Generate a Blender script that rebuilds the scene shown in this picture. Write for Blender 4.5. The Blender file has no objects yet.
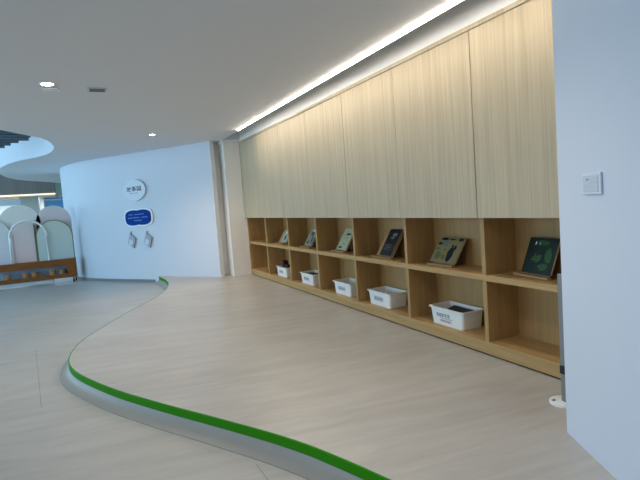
import bpy, bmesh, math, random
from mathutils import Vector, Matrix
random.seed(7)
scene = bpy.context.scene
COL = scene.collection

# ------------------------------------------------------------------ helpers
def lin(c):
    return tuple(((v/255)/12.92 if v/255 <= .04045 else ((v/255+.055)/1.055)**2.4) for v in c) + (1.0,)

def mat(name, rgb, rough=.5, spec=.4, metal=0.0, var=.04, scale=12.0, bump=0.0, emit=None, estr=0.0):
    """plain material with a faint noise in its colour"""
    m = bpy.data.materials.new(name); m.use_nodes = True
    nt = m.node_tree; b = nt.nodes['Principled BSDF']
    b.inputs['Roughness'].default_value = rough
    b.inputs['Specular IOR Level'].default_value = spec
    b.inputs['Metallic'].default_value = metal
    tc = nt.nodes.new('ShaderNodeTexCoord'); nz = nt.nodes.new('ShaderNodeTexNoise')
    nz.inputs['Scale'].default_value = scale; nz.inputs['Detail'].default_value = 4
    nt.links.new(tc.outputs['Object'], nz.inputs['Vector'])
    mx = nt.nodes.new('ShaderNodeMix'); mx.data_type = 'RGBA'
    c = lin(rgb)
    mx.inputs['A'].default_value = tuple(v*(1-var) for v in c[:3])+(1,)
    mx.inputs['B'].default_value = tuple(min(1, v*(1+var)) for v in c[:3])+(1,)
    nt.links.new(nz.outputs['Fac'], mx.inputs['Factor'])
    nt.links.new(mx.outputs['Result'], b.inputs['Base Color'])
    if bump:
        bp = nt.nodes.new('ShaderNodeBump'); bp.inputs['Strength'].default_value = bump
        nt.links.new(nz.outputs['Fac'], bp.inputs['Height']); nt.links.new(bp.outputs['Normal'], b.inputs['Normal'])
    if emit:
        b.inputs['Emission Color'].default_value = lin(emit); b.inputs['Emission Strength'].default_value = estr
    return m

def wood(name, ca, cb, scl=(26, 26, 1.1), rough=.5, spec=.3, fine=.35):
    m = bpy.data.materials.new(name); m.use_nodes = True
    nt = m.node_tree; N = nt.nodes.new; L = nt.links.new; b = nt.nodes['Principled BSDF']
    b.inputs['Roughness'].default_value = rough; b.inputs['Specular IOR Level'].default_value = spec
    tc = N('ShaderNodeTexCoord'); mp = N('ShaderNodeMapping'); mp.inputs['Scale'].default_value = scl
    L(tc.outputs['Object'], mp.inputs['Vector'])
    n1 = N('ShaderNodeTexNoise'); n1.inputs['Scale'].default_value = 1; n1.inputs['Detail'].default_value = 6; n1.inputs['Roughness'].default_value = .62
    n2 = N('ShaderNodeTexNoise'); n2.inputs['Scale'].default_value = 4.5; n2.inputs['Detail'].default_value = 3
    L(mp.outputs['Vector'], n1.inputs['Vector']); L(mp.outputs['Vector'], n2.inputs['Vector'])
    ma = N('ShaderNodeMix'); ma.data_type = 'FLOAT'; ma.inputs['Factor'].default_value = fine
    L(n1.outputs['Fac'], ma.inputs['A']); L(n2.outputs['Fac'], ma.inputs['B'])
    cr = N('ShaderNodeValToRGB'); cr.color_ramp.elements[0].position = .30; cr.color_ramp.elements[1].position = .70
    cr.color_ramp.elements[0].color = lin(cb); cr.color_ramp.elements[1].color = lin(ca)
    L(ma.outputs['Result'], cr.inputs['Fac']); L(cr.outputs['Color'], b.inputs['Base Color'])
    return m

def stone(name, ca, cb, rot, rough=.36, seams=()):
    """pale vinyl sheet with streaky marbling; seams are thin dark lines between two floor points"""
    m = bpy.data.materials.new(name); m.use_nodes = True
    nt = m.node_tree; N = nt.nodes.new; L = nt.links.new; b = nt.nodes['Principled BSDF']
    b.inputs['Roughness'].default_value = rough; b.inputs['Specular IOR Level'].default_value = .42
    tc = N('ShaderNodeTexCoord')
    mp = N('ShaderNodeMapping'); mp.vector_type = 'TEXTURE'
    mp.inputs['Rotation'].default_value = (0, 0, rot); mp.inputs['Scale'].default_value = (1.5, .22, 1)
    L(tc.outputs['Object'], mp.inputs['Vector'])
    n1 = N('ShaderNodeTexNoise'); n1.inputs['Scale'].default_value = 2.2; n1.inputs['Detail'].default_value = 7; n1.inputs['Roughness'].default_value = .6
    n1.inputs['Distortion'].default_value = .5
    L(mp.outputs['Vector'], n1.inputs['Vector'])
    n2 = N('ShaderNodeTexNoise'); n2.inputs['Scale'].default_value = 1.1; n2.inputs['Detail'].default_value = 3
    L(tc.outputs['Object'], n2.inputs['Vector'])
    ma = N('ShaderNodeMix'); ma.data_type = 'FLOAT'; ma.inputs['Factor'].default_value = .35
    L(n1.outputs['Fac'], ma.inputs['A']); L(n2.outputs['Fac'], ma.inputs['B'])
    cr = N('ShaderNodeValToRGB'); cr.color_ramp.elements[0].position = .34; cr.color_ramp.elements[1].position = .64
    cr.color_ramp.elements[0].color = lin(cb); cr.color_ramp.elements[1].color = lin(ca)
    L(ma.outputs['Result'], cr.inputs['Fac'])
    col = cr.outputs['Color']
    sx = N('ShaderNodeSeparateXYZ'); L(tc.outputs['Object'], sx.inputs['Vector'])
    def math_(op, a, bb):
        n = N('ShaderNodeMath'); n.operation = op
        for i, v in enumerate((a, bb)):
            if v is None: continue
            if isinstance(v, (int, float)): n.inputs[i].default_value = v
            else: L(v, n.inputs[i])
        return n.outputs[0]
    for (x0, y0), (x1, y1) in seams:
        d = math.hypot(x1-x0, y1-y0); nx, ny = -(y1-y0)/d, (x1-x0)/d
        t = math_('ADD', math_('MULTIPLY', sx.outputs['X'], nx), math_('MULTIPLY', sx.outputs['Y'], ny))
        t = math_('ABSOLUTE', math_('SUBTRACT', t, x0*nx+y0*ny), None)
        f = math_('MULTIPLY', math_('LESS_THAN', t, .003), math_('MULTIPLY', math_('LESS_THAN', sx.outputs['Y'], max(y0, y1)), math_('GREATER_THAN', sx.outputs['Y'], min(y0, y1))))
        mx = N('ShaderNodeMix'); mx.data_type = 'RGBA'; mx.inputs['B'].default_value = lin((112, 108, 102))
        L(math_('MULTIPLY', f, .6), mx.inputs['Factor']); L(col, mx.inputs['A']); col = mx.outputs['Result']
    L(col, b.inputs['Base Color'])
    return m

def B(): return bmesh.new()

def box(bm, x0, x1, y0, y1, z0, z1, bev=0.0, mi=0):
    vs = [bm.verts.new((x, y, z)) for x in (x0, x1) for y in (y0, y1) for z in (z0, z1)]
    idx = [(0, 1, 3, 2), (4, 6, 7, 5), (0, 4, 5, 1), (2, 3, 7, 6), (0, 2, 6, 4), (1, 5, 7, 3)]
    fs = [bm.faces.new([vs[i] for i in q]) for q in idx]
    for f in fs: f.material_index = mi
    if bev:
        es = list({e for f in fs for e in f.edges})
        r = bmesh.ops.bevel(bm, geom=es, offset=bev, segments=2, profile=.5, affect='EDGES')
        for f in r['faces']: f.material_index = mi
    return bm

def prism(bm, pts, vec, mi=0):
    """solid from a planar outline of 3D points, extruded by vec"""
    v = Vector(vec)
    a = [bm.verts.new(Vector(p)) for p in pts]; b = [bm.verts.new(Vector(p)+v) for p in pts]
    n = len(pts)
    fs = [bm.faces.new(a), bm.faces.new(b[::-1])]
    for i in range(n):
        fs.append(bm.faces.new((a[i], b[i], b[(i+1) % n], a[(i+1) % n])))
    for f in fs: f.material_index = mi
    bmesh.ops.recalc_face_normals(bm, faces=fs)
    return bm

def tube(bm, pts, r, seg=10, closed=False, mi=0):
    pts = [Vector(p) for p in pts]; n = len(pts); rings = []
    up = Vector((0, 0, 1))
    for i, p in enumerate(pts):
        t = (pts[min(i+1, n-1)]-pts[max(i-1, 0)]).normalized()
        a = t.cross(up)
        if a.length < 1e-3: a = t.cross(Vector((0, 1, 0)))
        a.normalize(); b = t.cross(a).normalized()
        rr = r[i] if isinstance(r, (list, tuple)) else r
        rings.append([bm.verts.new(p+rr*(a*math.cos(2*math.pi*k/seg)+b*math.sin(2*math.pi*k/seg))) for k in range(seg)])
    fs = []
    for i in range(n-1):
        for k in range(seg):
            fs.append(bm.faces.new((rings[i][k], rings[i][(k+1) % seg], rings[i+1][(k+1) % seg], rings[i+1][k])))
    fs.append(bm.faces.new(rings[0][::-1])); fs.append(bm.faces.new(rings[-1]))
    for f in fs: f.material_index = mi
    bmesh.ops.recalc_face_normals(bm, faces=fs)
    return bm

def lathe(bm, prof, c=(0, 0, 0), seg=28, mi=0, M=None):
    """prof: (radius, height) from bottom to top; closed with caps"""
    c = Vector(c); rings = []
    for r, z in prof:
        ring = []
        for k in range(seg):
            p = Vector((r*math.cos(2*math.pi*k/seg), r*math.sin(2*math.pi*k/seg), z))
            if M: p = M @ p
            ring.append(bm.verts.new(c+p))
        rings.append(ring)
    fs = []
    for i in range(len(prof)-1):
        for k in range(seg):
            fs.append(bm.faces.new((rings[i][k], rings[i][(k+1) % seg], rings[i+1][(k+1) % seg], rings[i+1][k])))
    fs.append(bm.faces.new(rings[0][::-1])); fs.append(bm.faces.new(rings[-1]))
    for f in fs: f.material_index = mi
    bmesh.ops.recalc_face_normals(bm, faces=fs)
    return bm

def obj(name, bm, mats, parent=None, smooth=False, local=False):
    """one mesh object; geometry given in world space unless local"""
    if parent is not None and not local:
        bmesh.ops.transform(bm, matrix=parent.matrix_basis.inverted(), verts=bm.verts)
    if smooth:
        for f in bm.faces: f.smooth = True
        for e in bm.edges:
            if len(e.link_faces) == 2 and e.calc_face_angle(0) > .6: e.smooth = False
    me = bpy.data.meshes.new(name); bm.to_mesh(me); bm.free()
    for m in (mats if isinstance(mats, (list, tuple)) else [mats]): me.materials.append(m)
    o = bpy.data.objects.new(name, me); COL.objects.link(o)
    if parent is not None: o.parent = parent
    return o

def tag(o, label, cat, group=None, kind=None):
    o['label'] = label; o['category'] = cat
    if group: o['group'] = group
    if kind: o['kind'] = kind
    return o

def thing(name, label, cat, loc=(0, 0, 0), rz=0.0, group=None):
    o = bpy.data.objects.new(name, None); COL.objects.link(o)
    o.empty_display_size = .1
    o.matrix_basis = Matrix.Translation(loc) @ Matrix.Rotation(rz, 4, 'Z')
    return tag(o, label, cat, group)

def struct(name, bm, mats, label, cat, parent=None, smooth=False):
    o = obj(name, bm, mats, parent, smooth)
    if parent is None: tag(o, label, cat, kind='structure')
    return o

def copy_thing(src, loc, rz, label):
    r = src.copy(); COL.objects.link(r)
    r.matrix_basis = Matrix.Translation(loc) @ Matrix.Rotation(rz, 4, 'Z'); r['label'] = label
    for ch in list(src.children):
        c = ch.copy(); COL.objects.link(c); c.parent = r
        for g in list(ch.children):
            d = g.copy(); COL.objects.link(d); d.parent = c
    return r

def catmull(pts, n=8):
    P = [pts[0]]+list(pts)+[pts[-1]]; out = []
    for i in range(1, len(P)-2):
        p0, p1, p2, p3 = [Vector(q) for q in P[i-1:i+3]]
        for k in range(n):
            t = k/n
            out.append(.5*((2*p1)+(p2-p0)*t+(2*p0-5*p1+4*p2-p3)*t*t+(3*p1-p0-3*p2+p3)*t**3))
    out.append(Vector(pts[-1]))
    return out

def text_mesh(body, size, mi=0):
    cu = bpy.data.curves.new('lettering', 'FONT'); cu.body = body; cu.size = size
    cu.align_x = 'CENTER'; cu.align_y = 'CENTER'; cu.extrude = .001
    cu.resolution_u = 3; cu.space_character = 1.12; cu.offset = .0006
    o = bpy.data.objects.new('lettering', cu); COL.objects.link(o)
    bpy.context.view_layer.update()
    me = bpy.data.meshes.new_from_object(o.evaluated_get(bpy.context.evaluated_depsgraph_get()))
    bpy.data.objects.remove(o); bpy.data.curves.remove(cu)
    return me

# ------------------------------------------------------------------ camera
RGT = Vector((0.90619, -0.41674, -0.07224)); 
FWD = Vector((0.41208, 0.90785, -0.07702)).normalized()
PITCH, YAW, ROLL = -0.0771, 0.4261, -0.0723
fw = Vector((math.sin(YAW)*math.cos(PITCH), math.cos(YAW)*math.cos(PITCH), math.sin(PITCH)))
r0 = Vector((math.cos(YAW), -math.sin(YAW), 0)); u0 = r0.cross(fw)
rt = math.cos(ROLL)*r0+math.sin(ROLL)*u0; up = -math.sin(ROLL)*r0+math.cos(ROLL)*u0
cam = bpy.data.cameras.new('camera'); cam.sensor_width = 36; cam.lens = 504.07/640*36; cam.clip_start = .05
co = bpy.data.objects.new('camera', cam); COL.objects.link(co)
M3 = Matrix((rt, up, -fw)).transposed()
co.matrix_world = Matrix.Translation((0, 0, 1.309)) @ M3.to_4x4()
scene.camera = co

# ------------------------------------------------------------------ materials
M_WHITE = mat('white_paint', (238, 237, 232), .6, .25, var=.012, scale=3)
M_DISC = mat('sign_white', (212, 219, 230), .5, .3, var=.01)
M_PALEBLUE = mat('pale_blue_paint_and_light', (208, 214, 225), .6, .25, var=.012, scale=3)
M_CEIL = mat('ceiling_paint', (222, 222, 224), .75, .15, var=.012, scale=2)
M_TRIM = mat('white_trim', (232, 231, 228), .5, .3, var=.01)
M_RISER = mat('grey_vinyl_cove', (146, 144, 139), .45, .4, var=.05, scale=8)
M_GREEN = mat('green_edging', (48, 136, 0), .6, .12, var=.05, scale=6)
M_BASE = mat('grey_baseboard', (122, 125, 130), .5, .3)
M_DARK = mat('dark_gap', (38, 34, 30), .7, .2)
M_DOOR = wood('pale_oak_doors', (200, 184, 156), (170, 154, 127), (34, 34, .8))
M_OAKV = wood('oak_upright', (182, 148, 98), (154, 120, 74), (26, 26, 1.2))
M_OAKH = wood('oak_shelf', (188, 154, 104), (160, 128, 80), (26, 1.2, 26))
M_OAKB = wood('oak_back', (180, 144, 94), (154, 120, 74), (22, 22, 1.1))
M_STAND = wood('stand_wood', (186, 148, 104), (160, 122, 80), (30, 4, 30))
M_BROWN = wood('brown_cart_wood', (150, 92, 42), (118, 68, 28), (2, 30, 30))
M_PLASTIC = mat('white_plastic', (232, 233, 231), .35, .45, var=.01)
M_GREYPL = mat('grey_plastic', (150, 158, 172), .4, .4)
M_LGREYPL = mat('pale_grey_plastic', (196, 204, 214), .4, .4)
M_METAL = mat('grey_metal', (128, 128, 124), .45, .4, metal=.1)
M_BLACK = mat('black_plastic', (22, 22, 24), .45, .4)
M_BLUE = mat('blue_sign', (2, 58, 142), .7, .1, var=.04)
M_INK = mat('navy_ink', (30, 42, 62), .6, .2)
M_INKGREY = mat('grey_ink', (112, 114, 120), .6, .2)
M_INKRED = mat('brown_ink', (140, 92, 84), .6, .2)
M_LED = mat('led_diffuser', (255, 250, 240), .5, .2, emit=(255, 241, 222), estr=56)
M_LAMP = mat('lamp_face', (255, 255, 255), .5, .2, emit=(255, 246, 230), estr=40)
M_PAPER = mat('book_pages', (205, 190, 160), .7, .2)
M_GLASS = mat('blue_glass', (60, 128, 178), .08, .6, var=.08, scale=1.5)
M_FASCIA = wood('dark_fascia', (142, 136, 130), (120, 114, 110), (9, 9, .5), rough=.6)
M_FLOOR = stone('vinyl_floor', (188, 186, 181), (168, 166, 161), -.1, .34,
                seams=[((-.62, 5.87), (-.43, 4.0)), ((.652, 2.42), (.67, 1.6))])
M_PLAT = stone('vinyl_platform', (194, 190, 183), (170, 166, 159), -.12, .33)

# ------------------------------------------------------------------ the setting
ZC = 2.46; PZ = .12
b = B(); box(b, -8.2, 3.4, -6.2, 20.6, -.1, 0)
struct('floor', b, M_FLOOR, 'lower floor of streaky pale grey vinyl', 'floor')

edge = [(1.16, 10.1), (1.094, 9.754), (1.129, 9.3), (1.12, 8.8), (1.07, 8.42), (.951, 7.95), (.70, 7.29), (.397, 6.70), (.068, 6.0), (-.161, 5.417),
        (-.24, 5.07), (-.264, 4.75), (-.24, 4.5), (-.175, 4.25), (-.061, 3.96), (.081, 3.65), (.227, 3.38), (.37, 3.13), (.49, 2.93),
        (.637, 2.68), (.768, 2.45), (.872, 2.24), (.951, 2.04), (1.015, 1.86), (1.065, 1.70), (1.16, 1.38), (1.28, .95), (1.42, .5), (1.55, .1)]
EC = catmull(edge, 8)
b = B(); prism(b, [(p.x, p.y, .012) for p in EC]+[(3.2, .1, .012), (3.2, 10.6, .012), (1.3, 10.6, .012)], (0, 0, PZ-.012))
struct('floor_platform', b, M_PLAT, 'raised platform of pale grey streaky vinyl with a wavy edge', 'floor')

def sweep(pts, prof):
    """prof: (outward offset, z) closed outline swept along plan curve"""
    bm = B(); rings = []
    n = len(pts)
    for i, p in enumerate(pts):
        t = (pts[min(i+1, n-1)]-pts[max(i-1, 0)]).normalized()
        out = Vector((t.y, -t.x))
        rings.append([bm.verts.new((p.x+out.x*o, p.y+out.y*o, z)) for o, z in prof])
    m = len(prof)
    for i in range(n-1):
        for k in range(m):
            bm.faces.new((rings[i][k], rings[i][(k+1) % m], rings[i+1][(k+1) % m], rings[i+1][k]))
    bm.faces.new(rings[0]); bm.faces.new(rings[-1][::-1])
    bmesh.ops.recalc_face_normals(bm, faces=bm.faces)
    return bm
# which side is outward: towards -X at the nose
SGN = 1
t_ = EC[90]-EC[88]
b = sweep(EC, [(SGN*v, z) for v, z in ((.0005, .068), (.0005, PZ+.001), (.006, PZ+.001), (.009, PZ-.003), (.009, .068))])
struct('trim_1', b, M_GREEN, 'bright green edging strip along the platform edge', 'trim', smooth=True)
b = sweep(EC, [(SGN*v, z) for v, z in ((.001, 0.0), (.001, .068), (.007, .068), (.016, .05), (.034, .028), (.058, .011), (.085, .004), (.085, 0.0))])
struct('baseboard_platform', b, M_RISER, 'grey coved skirting below the green platform edging', 'baseboard', smooth=True)

# far white wall, straight then curving away at its left end
wall_pts = [(1.98, 8.65), (1.6, 9.19), (1.144, 9.80), (.581, 10.55), (.144, 11.16), (-.05, 11.48), (-.22, 11.86), (-.36, 12.28), (-.45, 12.75), (-.50, 13.3), (-.52, 14.0)]
WC = catmull(wall_pts, 5)
b = sweep([Vector(p) for p in WC], [(0, 0.0), (0, ZC), (-.1, ZC), (-.1, 0.0)]) if False else None
def offset_curve(pts, d):
    out = []; n = len(pts)
    for i, p in enumerate(pts):
        t = (pts[min(i+1, n-1)]-pts[max(i-1, 0)]).normalized()
        out.append(Vector((p.x+t.y*d, p.y-t.x*d)))
    return out
WB = offset_curve(WC, .1)       # away from the camera
b = B(); prism(b, [(p.x, p.y, 0) for p in WC]+[(p.x, p.y, 0) for p in reversed(WB)], (0, 0, ZC))
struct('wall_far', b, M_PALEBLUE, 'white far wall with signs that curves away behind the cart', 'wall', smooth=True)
WF = offset_curve(WC, -.012)
k0 = next(i for i, p in enumerate(WC) if p.x < 1.06)
b = B(); prism(b, [(p.x, p.y, 0) for p in WF[k0:]]+[(p.x, p.y, 0) for p in reversed(offset_curve(WC, .02)[k0:])], (0, 0, .055))
struct('baseboard_far', b, M_BASE, 'thin grey skirting at the foot of the far wall', 'baseboard', smooth=True)

P0, P1 = WC[0], WB[0]
tt = (WC[1]-WC[0]).normalized()
b = B(); prism(b, [(P0.x, P0.y, 0), (P1.x, P1.y, 0), (P1.x-tt.x*.012, P1.y-tt.y*.012, 0), (P0.x-tt.x*.012, P0.y-tt.y*.012, 0)], (0, 0, ZC))
struct('trim_5', b, M_TRIM, 'white end post closing the right end of the far wall', 'trim')

# column between far wall and cupboards
b = B(); box(b, 2.19, 2.86, 8.51, 10.4, PZ, ZC)
struct('wall_column', b, M_WHITE, 'white boxed column beside the left end of the cupboards', 'column')
b = B(); box(b, 2.165, 2.86, 8.485, 8.51, ZC-.05, ZC-.002, .004); box(b, 2.165, 2.19, 8.51, 10.4, ZC-.05, ZC-.002, .004)
struct('trim_2', b, M_TRIM, 'small white moulding around the top of the column', 'trim')
b = B(); box(b, 1.2, 3.2, 10.4, 10.5, 0, 3.2)
box(b, 1.99, 2.19, 8.86, 8.92, 0, ZC); struct('wall_recess', b, M_WHITE, 'white wall closing the recess behind the column', 'wall')

# right-hand wall: the near corner of a white wall beside the camera
CR = Vector((1.983, 1.666)); DW = Vector((-.429, -.903)).normalized(); NW = Vector((-DW.y, DW.x))    # NW points into the wall
if NW.x < 0: NW = -NW
e0 = CR; e1 = CR+DW*3.6; e2 = e1+NW*1.2+Vector((1.6, 0)); e3 = CR+NW*.68+Vector((.45, 0)); 
b = B(); prism(b, [(e0.x, e0.y, 0), (e1.x, e1.y, 0), (e2.x, e2.y, 0), (3.2, .6, 0), (3.2, 1.35, 0), (e0.x+NW.x*.55, e0.y+NW.y*.55-.02, 0)], (0, 0, 3.0))
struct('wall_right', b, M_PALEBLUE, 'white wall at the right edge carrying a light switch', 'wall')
b = B(); box(b, 2.84, 3.0, 1.2, 8.6, 0, 3.0)
struct('wall_east', b, M_WHITE, 'white wall behind the oak cupboards', 'wall')

# ceiling with the curved opening at the left
void = [(-.6, 18.2), (-.82, 17.55), (-1.17, 16.8), (-1.55, 15.95), (-1.74, 15.0), (-1.76, 13.8), (-1.69, 12.95), (-1.5, 12.1), (-1.257, 11.35), (-1.0, 10.83), (-.766, 10.475), (-.56, 10.05),
        (-.44, 9.565), (-.385, 9.05), (-.405, 8.5), (-.476, 8.1), (-.604, 7.84), (-.747, 7.576), (-.88, 7.325), (-1.5, 6.3), (-3, 4.8), (-5.5, 3.8), (-8, 3.4)]
VC = catmull(void, 6)
b = B(); prism(b, [(2.145, -6, ZC), (2.145, 7.46, ZC), (2.20, 7.46, ZC), (2.20, 8.45, ZC), (3.2, 8.45, ZC), (3.2, 18.2, ZC)]+[(p.x, p.y, ZC) for p in VC]+[(-8, -6, ZC)], (0, 0, .95))
b.normal_update()
for f_ in b.faces:
    if abs(f_.normal.z) < .5: f_.material_index = 1  # edges of the opening tinted pale blue, standing in for blue light there
struct('ceiling', b, [M_CEIL, M_PALEBLUE], 'flat grey-white ceiling with a curved opening at the left', 'ceiling', smooth=True)
b = B(); box(b, 2.146, 3.0, .9, 7.455, 2.64, 2.9); box(b, 2.201, 3.0, 7.455, 8.45, 2.64, 2.9); 
struct('ceiling_slot', b, M_WHITE, 'white recess above the cupboards behind the light strip', 'ceiling')
b = B(); box(b, 2.47, 2.84, 1.4, 8.5, 2.421, 2.64)
struct('trim_3', b, M_TRIM, 'white filler panel between the cupboard tops and the ceiling recess', 'trim')
b = B(); box(b, -8.2, .6, 2.5, 20.6, 5.0, 5.1)
struct('ceiling_atrium', b, M_CEIL, 'high ceiling over the open hall at the left', 'ceiling')

# room enclosure outside the frame: back wall and the glazed left side
b = B(); box(b, -8.2, 3.4, -6.2, -6.0, 0, 3.0)
struct('wall_back', b, M_WHITE, 'white wall behind the viewer', 'wall')
b = B()
box(b, -8.2, -8.0, -6, 20.4, 0, .35); box(b, -8.2, -8.0, -6, 3.4, 2.4, 3.0); box(b, -8.2, -8.0, 3.4, 20.4, 4.6, 5.0)
for y in (-6, -3, 0, 3.2, 6, 9, 12, 15, 18, 20.2): box(b, -8.2, -8.0, y, y+.2, .35, 2.4 if y < 3 else 4.6)
struct('wall_left', b, M_WHITE, 'white wall of tall windows along the left side', 'wall')
# far end
b = B(); box(b, -8.2, -1.42, 20.2, 20.4, 0, 5.0); box(b, -.5, 3.4, 20.2, 20.4, 0, 5.0); box(b, -1.42, -.5, 20.2, 20.4, 2.15, 5.0); box(b, -1.42, -.5, 20.2, 20.4, 0, .3)
struct('wall_north', b, mat('grey_far_wall', (214, 222, 220), .6, .2), 'pale grey wall at the far end of the hall', 'wall')
w = thing('window_1', 'blue window in the far wall above the arched cart', 'window', (-.96, 20.25, .3)); w['kind'] = 'structure'
b = B(); box(b, -1.42, -.5, 20.27, 20.29, .3, 2.15); obj('pane', b, M_GLASS, w)
b = B(); box(b, -1.44, -1.36, 20.15, 20.3, .3, 2.17, .005); box(b, -.56, -.48, 20.15, 20.3, .3, 2.17, .005); box(b, -1.44, -.48, 20.15, 20.3, 2.11, 2.17, .005)
obj('window_frame', b, M_TRIM, w)

# dark fascia of the mezzanine across the hall, with a lit lower edge
f = thing('trim_4', 'dark grey bulkhead across the hall with a lit lower edge', 'bulkhead', (-3.4, 18, 2.1)); f['kind'] = 'structure'
pts = [(-7.9, 17.2), (-5.0, 17.6), (-3.0, 17.95), (-1.6, 18.1), (-.88, 18.2)]
FC = catmull(pts, 5)
b = B(); prism(b, [(p.x, p.y, 2.17) for p in FC]+[(p.x, p.y+.5, 2.17) for p in reversed(FC)], (0, 0, 1.5)); obj('fascia', b, M_FASCIA, f)
b = B(); prism(b, [(p.x, p.y-.03, 2.135) for p in FC]+[(p.x, p.y+.1, 2.135) for p in reversed(FC)], (0, 0, .035))
obj('light_edge', b, mat('lit_edge', (255, 246, 225), .5, .2, emit=(255, 240, 214), estr=1.1), f)
b = B(); prism(b, [(p.x, p.y+.1, 2.1) for p in FC]+[(p.x, p.y+1.8, 2.1) for p in reversed(FC)], (0, 0, .07)); obj('soffit', b, mat('tan_soffit', (190, 178, 158), .6, .2), f)
b = B(); box(b, -1.92, -1.40, 18.55, 19.0, 0, 2.099)
struct('wall_pillar', b, mat('grey_green_paint', (186, 190, 184), .6, .2), 'pale grey pillar under the dark bulkhead behind the cart', 'pillar')
# dark slats up in the opening
s = thing('ceiling_slats', 'row of dark slats high in the ceiling opening', 'slats', (-1.5, 10, 3.0)); s['kind'] = 'structure'
M_SLAT = mat('slat_grey', (86, 100, 110), .6, .2)
SL = [(-.745, 2.84), (-.752, 2.792), (-.762, 2.744), (-.79, 2.696), (-.947, 2.657), (-1.067, 2.617), (-1.158, 2.578)]
for x, z in SL:
    b = B(); box(b, -6, x, 9.9, 10.0, z, z+.034, .004); obj('slat', b, M_SLAT, s)
for x in (-1.35, -3.2, -5.2):
    b = B(); box(b, x-.02, x+.02, 10.001, 10.03, 2.578, 3.5); obj('hanger', b, M_SLAT, s)
# white handrail far away
h = thing('handrail', 'white rail end in front of the far grey wall', 'rail', (-2.6, 16.2, 0))
b = B(); box(b, -4.6, -1.62, 16.15, 16.25, 1.80, 1.93, .015); obj('top_rail', b, M_LGREYPL, h)
for x in (-1.70, -3.0, -4.4):
    b = B(); box(b, x-.035, x+.035, 16.17, 16.23, 0, 1.80); obj('post', b, M_LGREYPL, h)

# ------------------------------------------------------------------ LED strip and ceiling fittings
t = thing('light_strip', 'long glowing light strip in the ceiling beside the cupboards', 'light', (2.16, 4.9, ZC))
b = B()
prof = [(2.150+.0095*(1-math.cos(a)), ZC-.006-.010*math.sin(a)) for a in [math.pi*k/8 for k in range(9)]]
prism(b, [(x, 1.2, z) for x, z in prof]+[(2.169, 1.2, ZC+.004), (2.150, 1.2, ZC+.004)], (0, 6.25, 0)); obj('diffuser', b, M_LED, t, smooth=True)
b = B(); box(b, 2.146, 2.176, 1.2, 7.45, ZC+.004, ZC+.03); obj('channel', b, M_METAL, t)
b = B(); box(b, 2.1765, 2.184, 1.2, 7.45, ZC-.008, ZC+.05); obj('lip', b, M_METAL, t)

def downlight(x, y, r, label):
    t = thing('downlight', label, 'light', (x, y, ZC), group='recessed ceiling downlights')
    b = B(); lathe(b, [(r*1.25, -.008), (r*1.3, 0.0), (r*1.0, .002), (r*.98, -.006)], (x, y, ZC)); obj('trim_ring', b, M_TRIM, t, smooth=True)
    b = B(); lathe(b, [(r*.2, -.013), (r*.98, -.0085), (r*.98, -.003)], (x, y, ZC)); obj('lamp', b, M_LAMP, t)
    return t
def spot(x, y, power, name='downlight_and_fill', rgb=(1, .95, .88)):  # serves the visible downlights and the added fill spots
    l = bpy.data.lights.new(name, 'SPOT'); l.energy = power; l.color = rgb; l.spot_size = math.radians(140); l.spot_blend = 1; l.shadow_soft_size = .12
    o = bpy.data.objects.new(name, l); COL.objects.link(o); o.location = (x, y, ZC-.06)
downlight(-.205, 4.87, .048, 'larger bright downlight in the ceiling at the upper left'); spot(-.205, 4.87, 75, rgb=(1, .84, .70))
downlight(.967, 7.81, .036, 'small bright downlight in the ceiling nearest the far wall'); spot(.967, 7.81, 105, rgb=(1, .76, .56))
t = thing('ceiling_sensor', 'small white rectangular fitting beside the larger downlight', 'sensor', (-.186, 5.06, ZC))
b = B(); box(b, -.255, -.12, 5.02, 5.11, ZC-.012, ZC-.0005, .004); obj('cover', b, M_PLASTIC, t)
t = thing('ceiling_vent', 'small grey vent in the ceiling right of the downlight', 'vent', (.185, 5.05, ZC))
b = B(); box(b, .10, .27, 4.97, 5.12, ZC-.009, ZC-.0005, .003); obj('plate', b, M_LGREYPL, t)
b = B()
for k in range(4): box(b, .12, .25, 4.985+k*.03, 4.999+k*.03, ZC-.013, ZC-.008)
obj('grille', b, M_BASE, t)

# ------------------------------------------------------------------ oak cupboards
W = .95687; Y0 = 2.7448
DX = 2.463; ZD = 1.111; ZT = 2.42
def cupboard(k0, k1, label):
    ya, yb = Y0+W*k0, Y0+W*k1
    if k1 == 6: yb += .02
    t = thing('wall_cupboard', label, 'cabinet', (2.65, (ya+yb)/2, ZD), group='upper oak cupboards')
    b = B()
    x0, x1 = DX+.021, 2.838
    box(b, x0, x1, ya+.001, ya+.019, ZD+.012, ZT-.001); box(b, x0, x1, yb-.019, yb-.001, ZD+.012, ZT-.001)
    box(b, x0, x1, ya+.019, yb-.019, ZD+.012, ZD+.03); box(b, x0, x1, ya+.019, yb-.019, ZT-.02, ZT-.001); box(b, x1-.01, x1, ya+.019, yb-.019, ZD+.03, ZT-.02)
    obj('carcass', b, M_OAKB, t)
    n = k1-k0
    for k in range(n):
        a = ya+(yb-ya)*k/n+(.004 if k == 0 else .0016); c = ya+(yb-ya)*(k+1)/n-(.004 if k == n-1 else .0016)
        b = B(); box(b, DX, DX+.02, a, c, ZD, ZT-.034, .0015); obj('door', b, M_DOOR, t)
    b = B(); box(b, DX-.004, DX+.02, ya, yb, ZT-.03, ZT, .0015); obj('top_rail', b, M_DOOR, t)
cupboard(-1, 0, 'single oak cupboard nearest the white wall with the switch')
cupboard(0, 2, 'pair of wide oak cupboard doors above the bird book')
cupboard(2, 4, 'middle pair of oak cupboard doors in the row')
cupboard(4, 6, 'oak cupboard pair beside the white column')

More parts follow.
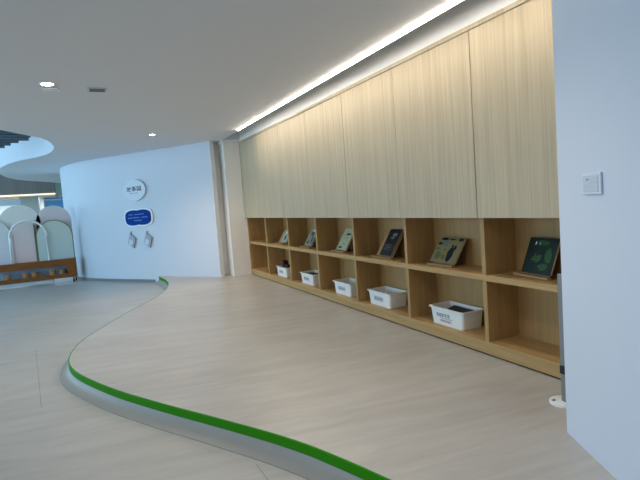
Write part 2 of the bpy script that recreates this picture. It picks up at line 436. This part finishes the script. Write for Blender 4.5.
t = thing('cubby_shelf', 'long low open oak shelf with two rows of cubbies under the cupboards', 'shelf', (2.65, 5.1, PZ))
FX = 2.5; BX = 2.79; ZB = .223; ZM0, ZM1 = .662, .704
ye, yf = Y0-W-.02, Y0+6*W+.02
b = B(); box(b, FX, FX+.025, ye, yf, PZ+.012, ZB-.03, .0015); obj('plinth', b, M_OAKH, t)
b = B(); box(b, FX+.012, BX, ye, yf, PZ, PZ+.012); obj('toe_gap', b, M_DARK, t)
b = B(); box(b, FX-.003, BX, ye, yf, ZB-.03, ZB, .002); obj('bottom_shelf', b, M_OAKH, t)
b = B(); box(b, BX, BX+.018, ye, yf, PZ, ZD+.01); obj('back_panel', b, M_OAKB, t)
for k in range(-1, 7):
    y = Y0+W*k
    b = B(); box(b, FX, BX, y-.019, y+.019, ZB, ZM0, .0015); box(b, FX, BX, y-.019, y+.019, ZM1, ZD+.011, .0015); obj('divider', b, M_OAKV, t)
b = B(); box(b, FX-.002, BX, ye, yf, ZM0, ZM1, .002); obj('middle_shelf', b, M_OAKH, t)

# ------------------------------------------------------------------ storage bins
def hsh(a): return (math.sin(a*12.9898)*43758.5453) % 1.0
def glyphs(bm, cy, cz, n, size, x, mi, gap=1.25, seed=1):
    """small character-like clusters of strokes on a face looking towards -X; text runs towards -Y"""
    for i in range(n):
        yc = cy+(n-1)/2*size*gap-i*size*gap
        for s in range(3):
            zz = cz+size*(-.38+.38*s); w = size*(.5+.45*hsh(seed+i*7+s*3))/1
            box(bm, x-.0008, x, yc-w/2, yc+w/2, zz-size*.07, zz+size*.07, mi=mi)
        for s in range(2):
            yy = yc+size*(-.3+.5*s+.2*hsh(seed+i*5+s)); hgt = size*(.6+.3*hsh(seed*2+i+s))
            box(bm, x-.0008, x, yy-size*.06, yy+size*.06, cz-hgt/2, cz+hgt/2, mi=mi)

def bin_parts(t, marks, seed):
    """tapered open bin, local frame: front face towards -X, standing on z=0"""
    H = .146; bw, bd = .185, .100; tw, td = .215, .118     # half sizes
    def ring(bm, w, d, z, r=.02):
        out = []
        for sx, sy, a0 in ((1, 1, 0), (-1, 1, 90), (-1, -1, 180), (1, -1, 270)):
            for k in range(4):
                a = math.radians(a0+30*k)
                out.append(bm.verts.new((sx*(d-r)+r*math.cos(a), sy*(w-r)+r*math.sin(a), z)))
        return out
    bm = B()
    R_ = [ring(bm, bw, bd, 0), ring(bm, tw-.012, td-.012, H-.012), ring(bm, tw-.012, td-.012, H-.012), ring(bm, tw, td, H-.012), ring(bm, tw+.002, td+.002, H),
          ring(bm, tw-.014, td-.014, H), ring(bm, bw-.003, bd-.003, .004)]
    n = 16
    for i in (0, 2, 3, 4, 5):
        for k in range(n): bm.faces.new((R_[i][k], R_[i][(k+1) % n], R_[i+1][(k+1) % n], R_[i+1][k]))
    bmesh.ops.remove_doubles(bm, verts=R_[1]+R_[2], dist=1e-5)
    bm.faces.new(R_[0][::-1]); bm.faces.new(R_[6])
    bmesh.ops.recalc_face_normals(bm, faces=bm.faces)
    tub = obj('tub', bm, M_PLASTIC, t, smooth=True, local=True)
    bm = B(); tilt = math.atan2(td-.012-bd, H-.012)
    if marks == 'print':
        glyphs(bm, .03, .012, 5, .03, -.0005, 0, 1.15, seed); box(bm, -.0013, -.0005, -.09, .07, -.014, -.0115, mi=0); glyphs(bm, .0, -.034, 6, .019, -.0005, 1, 1.2, seed+4)
    else:
        box(bm, -.0006, .0, -.09, .09, -.026, .026, mi=2); glyphs(bm, 0, 0, 5, .028, -.0006, 0, 1.1, seed)
    Mx = Matrix.Translation((-(bd+.072*math.tan(tilt))-.0008, .01, .072)) @ Matrix.Rotation(-tilt, 4, 'Y')
    bmesh.ops.transform(bm, matrix=Mx, verts=bm.verts)
    obj('front_label', bm, [M_INKGREY, M_INKRED, M_LGREYPL], t, local=True)

XB = 2.552+.100
BINS = [(3.255, 'white storage bin with printed lettering and dark contents, below the bird book', 'print', 3),
        (4.295, 'empty white storage bin with grey label, below the black book on a stand', 'tag', 5),
        (5.10, 'white storage bin with grey label, below the pale green spotted book', 'tag', 8),
        (6.125, 'white storage bin holding dark items, below the leaning black and white book', 'tag', 11),
        (7.09, 'farthest white storage bin with dark red and black items sticking out', 'tag', 14)]
for y, lab, mk, sd in BINS:
    t = thing('storage_bin', lab, 'bin', (XB, y, ZB+.0005), group='white storage bins in the lower cubbies')
    bin_parts(t, mk, sd)
# contents
b = B(); 
prism(b, [(2.575, 3.37, ZB+.075), (2.73, 3.37, ZB+.118), (2.73, 3.13, ZB+.112), (2.575, 3.13, ZB+.07)], (0, 0, .012))
tag(obj('dark_folder', b, mat('slate_cover', (52, 60, 68), .5, .3)), 'dark slate folder lying inside the nearest printed white bin', 'folder')
b = B(); box(b, 2.60, 2.66, 3.075, 3.115, ZB+.006, ZB+.128, .004)
tag(obj('black_box', b, M_BLACK), 'small black box standing in the nearest printed white bin', 'box')
b = B(); lathe(b, [(.045, 0), (.05, .01), (.05, .12), (.04, .135), (.015, .14)], (2.66, 6.02, ZB+.006), 16)
tag(obj('black_pot', b, M_BLACK, smooth=True), 'black round pot in the bin with dark items', 'pot')
b = B(); box(b, 2.60, 2.72, 6.14, 6.27, ZB+.006, ZB+.125, .006)
tag(obj('dark_box', b, mat('charcoal_box', (46, 46, 48), .6, .2)), 'charcoal box beside the black pot in a white bin', 'box')
b = B(); box(b, 2.60, 2.69, 7.14, 7.22, ZB+.006, ZB+.23, .012)
tag(obj('red_bottle', b, mat('dark_red', (74, 20, 24), .4, .4)), 'dark red block sticking up from the farthest white bin', 'toy')
b = B(); box(b, 2.60, 2.70, 6.96, 7.11, ZB+.006, ZB+.175, .012)
tag(obj('black_pouch', b, M_BLACK), 'black pouch beside the dark red block in the farthest bin', 'pouch')
b = B(); lathe(b, [(.07, 0), (.085, .006), (.085, .018), (.06, .022)], (2.60, 7.93, ZB+.0005), 24)
tag(obj('wooden_disc', b, M_STAND, smooth=True), 'flat round wooden disc lying in the last empty cubby by the column', 'disc')

# ------------------------------------------------------------------ books on little wooden easels
TH0 = math.atan2(.237, .15)        # slope of the easels
def easel(y, wl, hb, label, x=2.602, rz=0.0, TH=TH0):
    """lip of width wl centred on y"""
    t = thing('book_stand', label, 'stand', (x, y, ZM1+.0005), rz, group='wooden book stands on the upper row')
    b = B(); box(b, -.02, .012, -wl/2, wl/2, 0, .014, .002); obj('lip', b, M_STAND, t, local=True)
    L_ = hb; c, s = math.cos(TH), math.sin(TH)
    b = B(); w = wl*.40
    box(b, 0, L_, -w, w, 0, .01, .002)
    bmesh.ops.transform(b, matrix=Matrix.Translation((.034, 0, .008)) @ Matrix.Rotation(-TH, 4, 'Y'), verts=b.verts)
    obj('board', b, M_STAND, t, local=True)
    b = B(); zt = .012+.78*L_*s; xt = .034+.78*L_*c
    prism(b, [(xt-.004, -.03, zt), (xt+.008, -.03, zt), (min(.172, xt+.02), -.03, 0), (min(.160, xt+.008), -.03, 0)], (0, .06, 0))
    obj('prop', b, M_STAND, t, local=True)
    return t

def book(y, w, h, th, mats, art, label, name='picture_book', x=2.602, rz=0.0, TH=TH0):
    """leaning book; local: x up the cover, y to the left (+Y), z out of the cover"""
    t = thing(name, label, 'book', (x, y, ZM1+.0005), rz, group='picture books on stands')
    c, s = math.cos(TH), math.sin(TH)
    Mx = Matrix.Translation((.034-.0125*s, 0, .0145+.0125*c)) @ Matrix.Rotation(-TH, 4, 'Y')
    b = B(); box(b, .004, h-.004, -w/2+.001, w/2-.004, .003, th-.003); bmesh.ops.transform(b, matrix=Mx, verts=b.verts); obj('pages', b, M_PAPER, t, local=True)
    b = B(); box(b, 0, h, -w/2, w/2, 0, .003, .0008); box(b, 0, h, -w/2, w/2, th-.003, th, .0008); box(b, 0, h, w/2-.004, w/2, .003, th-.003)
    for mi, poly in art:
        prism(b, [(px*h, (0.5-py)*w, th+.0001) for px, py in poly], (0, 0, .0006), mi)
    bmesh.ops.transform(b, matrix=Mx, verts=b.verts); obj('cover', b, mats, t, local=True)
    return t
def blob(cx, cy, rx, ry, n=14, wob=.15, sd=1):
    return [(cx+rx*(1+wob*(hsh(sd+k)-.5))*math.cos(2*math.pi*k/n), cy+ry*(1+wob*(hsh(sd+k)-.5))*math.sin(2*math.pi*k/n)) for k in range(n)]
# in the art lists x runs up the cover (0..1) and y from the left edge (0..1)
K = mat('khaki_cover', (132, 122, 84), .45, .35, var=.22, scale=30); BK = mat('black_print', (20, 20, 22), .5, .3); TEAL = mat('dusty_blue_print', (104, 116, 116), .5, .3)
OL = mat('olive_print', (104, 100, 62), .5, .3)
T1 = math.atan2(.184, .124)
easel(3.357, .325, .20, 'wooden stand under the khaki bird book', TH=T1)
book(3.357, .315, .226, .018, [K, BK, TEAL, OL],
     [(1, blob(.33, .68, .30, .115, sd=2)), (1, blob(.60, .78, .10, .05, sd=4)), (1, blob(.66, .66, .07, .035, sd=5)), (1, blob(.94, .24, .055, .14, sd=9)), (1, blob(.93, .55, .03, .12, sd=11)), (1, blob(.93, .88, .06, .10, sd=12)),
      (1, blob(.74, .12, .06, .09, sd=15)), (2, blob(.76, .33, .12, .13, sd=20)), (3, blob(.25, .22, .16, .13, sd=22)), (3, blob(.2, .45, .1, .07, sd=24)), (3, blob(.52, .12, .06, .1, sd=26)), (3, blob(.5, .42, .05, .05, sd=28))],
     'khaki landscape picture book with a dark bird on its cover', TH=T1)
e = easel(4.275, .38, .255, 'wooden stand holding the black book, nearest to the middle')
DG = mat('charcoal_cover', (30, 31, 34), .4, .4, var=.2, scale=40); GW = mat('grey_print', (112, 116, 122), .5, .3)
book(4.235, .205, .285, .016, [DG, GW],
     [(1, blob(.78, .62, .07, .2, sd=3)), (1, blob(.66, .5, .04, .16, sd=6)), (1, blob(.38, .4, .012, .3, sd=8)), (1, blob(.30, .45, .012, .3, sd=9)), (1, blob(.22, .4, .012, .28, sd=10))],
     'black portrait book with grey print, standing above the empty bin')
PG = mat('pale_green_cover', (178, 184, 150), .45, .35, var=.06, scale=20); DGR = mat('dark_green_print', (60, 72, 58), .5, .3)
easel(5.236, .34, .21, 'wooden stand under the pale green spotted book')
book(5.185, .23, .272, .018, [PG, DGR],
     [(1, blob(.72, .6, .05, .25, sd=31)), (1, blob(.1, .3, .05, .2, sd=33))]+[(1, blob(.2+.55*hsh(k*3.3), .1+.8*hsh(k*7.7), .022, .035, 8, sd=k)) for k in range(14)],
     'pale green picture book with scattered dark spots')
GC = mat('grey_mottled_cover', (140, 144, 132), .45, .35, var=.45, scale=26)
easel(6.216, .32, .21, 'wooden stand under the mottled grey book with pale edge')
book(6.155, .21, .278, .02, [GC, DGR, M_PLASTIC],
     [(1, blob(.3, .75, .2, .12, sd=41)), (1, blob(.6, .5, .12, .2, sd=43)), (2, blob(.8, .55, .08, .2, sd=44)), (1, blob(.15, .3, .08, .16, sd=47))],
     'mottled grey and white picture book in the fourth cubby from the wall')
GT = mat('grey_green_cover', (160, 172, 160), .45, .35, var=.35, scale=26)
easel(7.225, .32, .21, 'farthest wooden stand, half hidden by a shelf upright')
book(7.08, .23, .25, .02, [GT, DGR, M_PLASTIC],
     [(1, blob(.3, .5, .16, .16, sd=51)), (2, blob(.7, .4, .14, .2, sd=53))],
     'farthest picture book, grey-green, half hidden behind a shelf upright')
NV = mat('dark_green_cover', (16, 34, 30), .4, .4, var=.4, scale=18); GR = mat('leaf_green_print', (46, 84, 46), .5, .3); YG = mat('lime_print', (120, 134, 66), .5, .3)
T2 = math.atan2(.22, .085)
easel(2.446, .335, .215, 'wooden stand of the dark green book by the white wall', 2.634, math.radians(-9), T2)
book(2.42, .275, .245, .018, [NV, GR, YG, M_PLASTIC],
     [(1, blob(.42, .42, .12, .2, 10, .7, sd=61)), (1, blob(.5, .8, .2, .15, 10, .7, sd=62)), (2, [(.36, .22), (.44, .34), (.56, .32), (.46, .39), (.50, .48), (.41, .42), (.30, .44), (.38, .36)]), (1, blob(.86, .5, .07, .25, 10, .6, sd=66)), (3, blob(.84, .26, .05, .025, sd=67)), (3, blob(.84, .40, .05, .02, sd=68)), (1, blob(.2, .7, .1, .2, 9, .8, sd=70))],
     'dark green jungle picture book beside the white wall corner', x=2.628, rz=math.radians(-9), TH=T2)

# ------------------------------------------------------------------ barrier post by the wall corner
t = thing('barrier_post', 'slim grey post with black latch and white foot at the wall corner', 'post', (2.20, 1.885, PZ))
b = B(); lathe(b, [(.074, .0005), (.077, .006), (.075, .016), (.05, .024), (.03, .028)], (2.245, 1.895, PZ), 32); obj('foot', b, M_PLASTIC, t, smooth=True)
b = B(); box(b, 2.185, 2.213, 1.91, 1.93, PZ+.0195, PZ+.0245, .001); obj('foot_mark', b, M_BASE, t)
b = B(); box(b, 2.212, 2.262, 1.84, 1.89, PZ+.02, .838, .008); obj('upright', b, M_METAL, t)
b = B(); box(b, 2.203, 2.2135, 1.85, 1.885, .30, .345, .003); obj('latch', b, M_BLACK, t)

# ------------------------------------------------------------------ wall signs on the far wall
A0 = Vector((1.98, 8.65, 0)); D0 = (Vector((.144, 11.16, 0))-A0).normalized(); OUT = Vector((-D0.y, D0.x, 0))   # OUT towards the viewer
if OUT.y > 0: OUT = -OUT
def wp(s, z, o=0.0):
    """point on the far wall: s along it from its right end, o out of it"""
    # wall follows a gentle curve; find plan point at arc length s
    acc = 0
    for i in range(len(WC)-1):
        d = (WC[i+1]-WC[i]).length
        if acc+d >= s:
            p = WC[i]+(WC[i+1]-WC[i])*((s-acc)/d); return Vector((p.x, p.y, z))+OUT*o
        acc += d
def flat_frame(s, z, o):
    """matrix: local x to the viewer's right along wall, y up, z out"""
    p = wp(s, z, o); return Matrix.Translation(p) @ Matrix((-D0, Vector((0, 0, 1)), OUT)).transposed().to_4x4()
def on_wall(bm, s, z, o): bmesh.ops.transform(bm, matrix=flat_frame(s, z, o), verts=bm.verts); return bm
def ell(rx, ry, n=40): return [(rx*math.cos(2*math.pi*k/n), ry*math.sin(2*math.pi*k/n), 0) for k in range(n)]

SC, SZ = 1.89, 1.765
t = thing('round_sign', 'round white sign with dark characters high on the far wall', 'sign', tuple(wp(SC, SZ)))
b = B(); prism(b, ell(.295, .2), (0, 0, .035)); on_wall(b, SC, SZ, .004); obj('disc', b, M_DISC, t, smooth=True)
def lettering(body, size, sx, s, z, o, m, parent, name='lettering', dx=0, dy=0, rot=0):
    me = text_mesh(body, size); bm = B(); bm.from_mesh(me); bpy.data.meshes.remove(me)
    bmesh.ops.transform(bm, matrix=Matrix.Translation((dx, dy, 0)) @ Matrix.Rotation(rot, 4, 'Z') @ Matrix.Diagonal((sx, 1, 1, 1)), verts=bm.verts)
    on_wall(bm, s, z, o)
    return obj(name, bm, m, parent)
lettering('故事园', .098, 1.32, SC, SZ, .0405, M_INK, t, dx=.0, dy=.015, rot=.02)
b = B()
for k in range(9): box(b, -.12+k*.026, -.12+k*.026+.018, -.062, -.052, 0, .001)
on_wall(b, SC, SZ, .0395); obj('small_lettering', b, M_INKGREY, t)

BC, BZ = 1.87, 1.245
t = thing('blue_sign', 'blue cloud-shaped sign with white lettering below the round sign', 'sign', tuple(wp(BC, BZ)))
def cloud(sx, sy, n=64):
    out = []
    for k in range(n):
        a = 2*math.pi*k/n
        ca, sa = math.cos(a), math.sin(a)
        x = sx*math.copysign(abs(ca)**.62, ca); y = sy*math.copysign(abs(sa)**.62, sa)
        y *= 1-.10*math.exp(-((x-.0)/(.22*sx))**2)
        out.append((x, y+.05*x*.35, 0))
    return out
b = B(); prism(b, cloud(.385, .175), (0, 0, .016)); on_wall(b, BC, BZ, .003); obj('backing', b, M_PLASTIC, t, smooth=True)
b = B(); prism(b, cloud(.345, .148), (0, 0, .012)); on_wall(b, BC, BZ, .020); obj('face', b, M_BLUE, t, smooth=True)
b = B()
for row, (x0, n, z) in enumerate(((-.24, 10, .062), (-.27, 13, .0), (-.10, 5, -.055))):
    for k in range(n):
        if row == 0 and k == 3: continue
        if row == 1 and k in (8,): continue
        x = x0+k*.042; hh = .012+.006*hsh(k+row*9)
        box(b, x, x+.03, z-hh/2+.05*x*.35, z+hh/2+.05*x*.35, 0, .0012); box(b, x+.012, x+.018, z-hh+.05*x*.35, z+hh+.05*x*.35, 0, .0012)
on_wall(b, BC, BZ, .0325); obj('lettering', b, mat('pale_blue_ink', (110, 146, 200), .6, .2), t)

for i, (s, lab) in enumerate(((2.12, 'left of two grey tags hanging under the blue sign'), (1.69, 'right of two grey tags hanging under the blue sign'))):
    t = thing('hanging_tag', lab, 'tag', tuple(wp(s, .82)), group='grey tags under the blue sign')
    q = [(-.02, .115), (.125, .035), (.075, -.155), (-.095, -.05)]
    q = [(-.005, .12), (.135, .03), (.06, -.155), (-.085, -.055)]
    b = B(); prism(b, [(x, y, 0) for x, y in q], (0, 0, .03)); on_wall(b, s, .82, .006); obj('card', b, M_GREYPL, t)
    b = B(); prism(b, [(x*.62-.012, y*.5-.035, 0) for x, y in q], (0, 0, .002)); on_wall(b, s, .82, .0365); obj('window', b, M_LGREYPL, t)
    b = B(); box(b, -.01, .004, .105, .162, .008, .02); on_wall(b, s, .82, 0); obj('strap', b, M_GREYPL, t)
    b = B(); box(b, -.034, .03, .15, .168, .0, .03, .003); on_wall(b, s, .82, .001); obj('hook', b, M_LGREYPL, t)

# ------------------------------------------------------------------ light switch on the right wall
D1 = Vector((DW.x, DW.y, 0)); O1 = Vector((-NW.x, -NW.y, 0))
def rp(a, z, o): return Vector((CR.x, CR.y, z))+D1*a+O1*o
sw_a, sw_z = .305, 1.3
Ms = Matrix.Translation(rp(sw_a, sw_z, .0005)) @ Matrix((D1, Vector((0, 0, 1)), O1)).transposed().to_4x4()
t = thing('light_switch', 'square white light switch on the wall at the right', 'switch', tuple(rp(sw_a, sw_z, 0)))
def sw(bm, z=0): bmesh.ops.transform(bm, matrix=Ms, verts=bm.verts); return bm
SWW, SWH = .073, .043
b = B(); box(b, -SWW, SWW, -SWH, SWH, 0, .010, .003); obj('plate', sw(b), M_DISC, t)
b = B(); box(b, -SWW*.80, SWW*.80, .004, SWH*.76, .0101, .0125, .001); obj('rocker', sw(b), M_LGREYPL, t)
b = B(); box(b, -SWW*.80, SWW*.80, -SWH*.76, .001, .0101, .0125, .001); obj('rocker', sw(b), M_LGREYPL, t)
b = B(); box(b, -.026, -.012, .014, .019, .0126, .0135); obj('indicator', sw(b), M_BASE, t)

# ------------------------------------------------------------------ arched display cart
CY = 11.62
t = thing('display_cart', 'low brown wooden cart on casters carrying tall pastel arches', 'cart', (-1.3, CY+.15, 0))
xl, xr = -2.75, -.322
b = B()
def fr(x0, x1, z0, z1): box(b, x0, x1, CY, CY+.05, z0, z1, .004)
fr(xl, xr, .36, .50); fr(xl, xr, .11, .19); fr(xr-.17, xr, .19, .36); fr(xl, xl+.17, .19, .36)
obj('front_frame', b, M_BROWN, t)
b = B(); box(b, xr-.04, xr, CY+.05, CY+.30, .11, .50, .003); obj('side_panel', b, M_BROWN, t); b = B(); box(b, xl, xl+.04, CY+.05, CY+.30, .11, .50, .003); obj('side_panel', b, M_BROWN, t)
b = B(); box(b, xl+.04, xr-.04, CY+.05, CY+.30, .475, .495); obj('top_board', b, M_BROWN, t)
b = B(); box(b, xl+.04, xr-.04, CY+.05, CY+.30, .15, .17); obj('tray', b, M_LGREYPL, t)
b = B(); box(b, xl+.04, xr-.04, CY+.285, CY+.30, .17, .475); obj('back_board', b, mat('pale_blue_board', (190, 208, 232), .5, .3), t)
b = B(); box(b, xl, xr-.45, CY+.02, CY+.26, .035, .105, .006); obj('underside_rail', b, M_LGREYPL, t)
for x in (xl+.15, xr-.06, xr-.02):
    b = B(); Mr = Matrix.Rotation(math.pi/2, 4, 'Y')
    yy = CY+.06 if x != xr-.02 else CY+.24
    lathe(b, [(.03, -.014), (.036, -.008), (.036, .008), (.03, .014)], (x-.015, yy, .037), 16, M=Mr); box(b, x-.02, x-.01, yy-.012, yy+.012, .045, .112); obj('caster', b, M_BLACK, t, smooth=True)
def arch_pts(xc, hw, z0, ztop, y, n=24):
    zs = ztop-hw
    return [(xc-hw, y, z0)]+[(xc-hw*math.cos(math.pi*k/n), y, zs+hw*math.sin(math.pi*k/n)) for k in range(n+1)]+[(xc+hw, y, z0)]
def grad(name, c0, c1, z0, z1, stripes=None):
    """printed board: colours fade up the panel as printed on it"""
    m = bpy.data.materials.new(name); m.use_nodes = True; nt = m.node_tree; N = nt.nodes.new; L = nt.links.new
    bs = nt.nodes['Principled BSDF']; bs.inputs['Roughness'].default_value = .5
    tc = N('ShaderNodeTexCoord'); sp = N('ShaderNodeSeparateXYZ'); L(tc.outputs['Object'], sp.inputs[0])
    mr = N('ShaderNodeMapRange'); mr.inputs['From Min'].default_value = z0; mr.inputs['From Max'].default_value = z1; L(sp.outputs['Z'], mr.inputs['Value'])
    cr = N('ShaderNodeValToRGB'); cr.color_ramp.elements[0].color = lin(c0); cr.color_ramp.elements[1].color = lin(c1); L(mr.outputs['Result'], cr.inputs['Fac'])
    col = cr.outputs['Color']
    if stripes:
        wv = N('ShaderNodeTexWave'); wv.wave_type = 'BANDS'; wv.bands_direction = 'Z'; wv.inputs['Scale'].default_value = stripes; wv.inputs['Distortion'].default_value = .6; L(tc.outputs['Object'], wv.inputs['Vector'])
        mx = N('ShaderNodeMix'); mx.data_type = 'RGBA'; mx.blend_type = 'MULTIPLY'; mx.inputs['B'].default_value = (.86, .86, .86, 1)
        L(wv.outputs['Fac'], mx.inputs['Factor']); L(col, mx.inputs['A']); col = mx.outputs['Result']
    L(col, bs.inputs['Base Color']); return m
def arch(name, xc, hw, ztop, y, th, m, z0=.495):
    b = B(); prism(b, arch_pts(xc, hw, z0, ztop, y), (0, th, 0)); return obj(name, b, m, t)
zb_, zt_ = .3, 1.6
arch('arch_panel', -1.27, .375, 1.665, CY+.215, .02, grad('cream_board', (232, 224, 226), (234, 232, 224), zb_, zt_))
arch('arch_panel', -.655, .325, 1.615, CY+.215, .02, grad('blush_board', (224, 206, 210), (222, 212, 214), zb_, zt_))
b = B(); prism(b, arch_pts(-1.84, .41, .495, 1.42, CY+.14), (0, .02, 0)); o = obj('striped_arch', b, grad('striped_board', (224, 214, 234), (228, 230, 224), zb_, 1.3, 9), t)
# pink upright board seen through the white hoop
b = B(); box(b, -1.44, -1.03, CY+.165, CY+.18, .495, 1.28); obj('pink_board', b, grad('pink_board', (240, 212, 212), (232, 220, 216), zb_, 1.2), t)
b = B(); box(b, -1.03, -1.012, CY+.10, CY+.19, .495, 1.27); obj('board_edge', b, mat('taupe_edge', (120, 112, 104), .6, .2), t)
# right front arch with an olive rim
arch('arch_panel', -.665, .325, 1.305, CY+.08, .018, grad('mint_board', (192, 212, 214), (204, 214, 204), .4, 1.2))
b = B(); a1 = arch_pts(-.665, .34, .495, 1.32, CY+.078); a2 = arch_pts(-.665, .32, .495, 1.30, CY+.078)
prism(b, a1+a2[::-1], (0, .03, 0)); obj('arch_rim', b, mat('olive_rim', (140, 136, 104), .6, .2), t)
# white hoop
b = B(); tube(b, arch_pts(-1.135, .325, .495, 1.335, CY+.045), .022, 10); obj('white_hoop', b, M_PLASTIC, t, smooth=True)
# wooden cups in the slot
for i, x in enumerate((-1.58, -1.26, -1.10, -.78, -.60)):
    b = B(); lathe(b, [(.05, 0), (.06, .01), (.065, .11), (.055, .115), (.045, .04)], (x, CY+.14, .1705), 18)
    lab = ['round wooden cup in the cart slot, leftmost of those in view', 'round wooden cup in the cart slot below the white hoop, left of a pair', 'round wooden cup in the cart slot below the white hoop, right of a pair',
           'round wooden cup under the mint arch, left of a pair', 'round wooden cup nearest the right end of the cart slot'][i]
    tag(obj('wooden_cup', b, M_STAND, smooth=True), lab, 'cup', 'wooden cups in the cart slot')

# ------------------------------------------------------------------ light
w = bpy.data.worlds.new('sky'); scene.world = w; w.use_nodes = True
bg = w.node_tree.nodes['Background']; bg.inputs['Color'].default_value = (.26, .76, 1.0, 1); bg.inputs['Strength'].default_value = .37
def area(name, loc, rot, sx, sy, power, rgb):
    l = bpy.data.lights.new(name, 'AREA'); l.shape = 'RECTANGLE'; l.size = sx; l.size_y = sy; l.energy = power; l.color = rgb
    o = bpy.data.objects.new(name, l); COL.objects.link(o); o.location = loc; o.rotation_euler = rot; return o
# daylight through the tall windows on the left (lamps sit in the window openings)
area('daylight_near', (-7.95, -1.3, 1.4), (0, math.radians(-90), 0), 2.0, 9.0, 92, (.90, .90, 1.0))
area('daylight_far', (-7.95, 11.8, 1.8), (0, math.radians(-90), 0), 2.8, 16.0, 700, (.45, .74, .97))
# unseen spot lamps without fixtures, added to brighten floor and walls
for x, y, e in ((.9, 2.05, 66), (-3.4, 1.0, 6), (-2.0, -2.2, 6)):
    spot(x, y, e, rgb=(1, .92, .86))

# lamp under the mezzanine at the far end
area('mezzanine_lamp', (-2.6, 19.2, 2.08), (0, 0, 0), 4.0, 1.0, 60, (.92, .98, 1.0))

scene.view_settings.view_transform = 'Standard'; scene.view_settings.look = 'None'
scene.view_settings.gamma = 1; scene.view_settings.use_curve_mapping = False
scene.view_settings.exposure = 0.0
scene.cycles.use_denoising = True
scene.cycles.max_bounces = 8; scene.cycles.diffuse_bounces = 6
scene.cycles.sample_clamp_indirect = 6
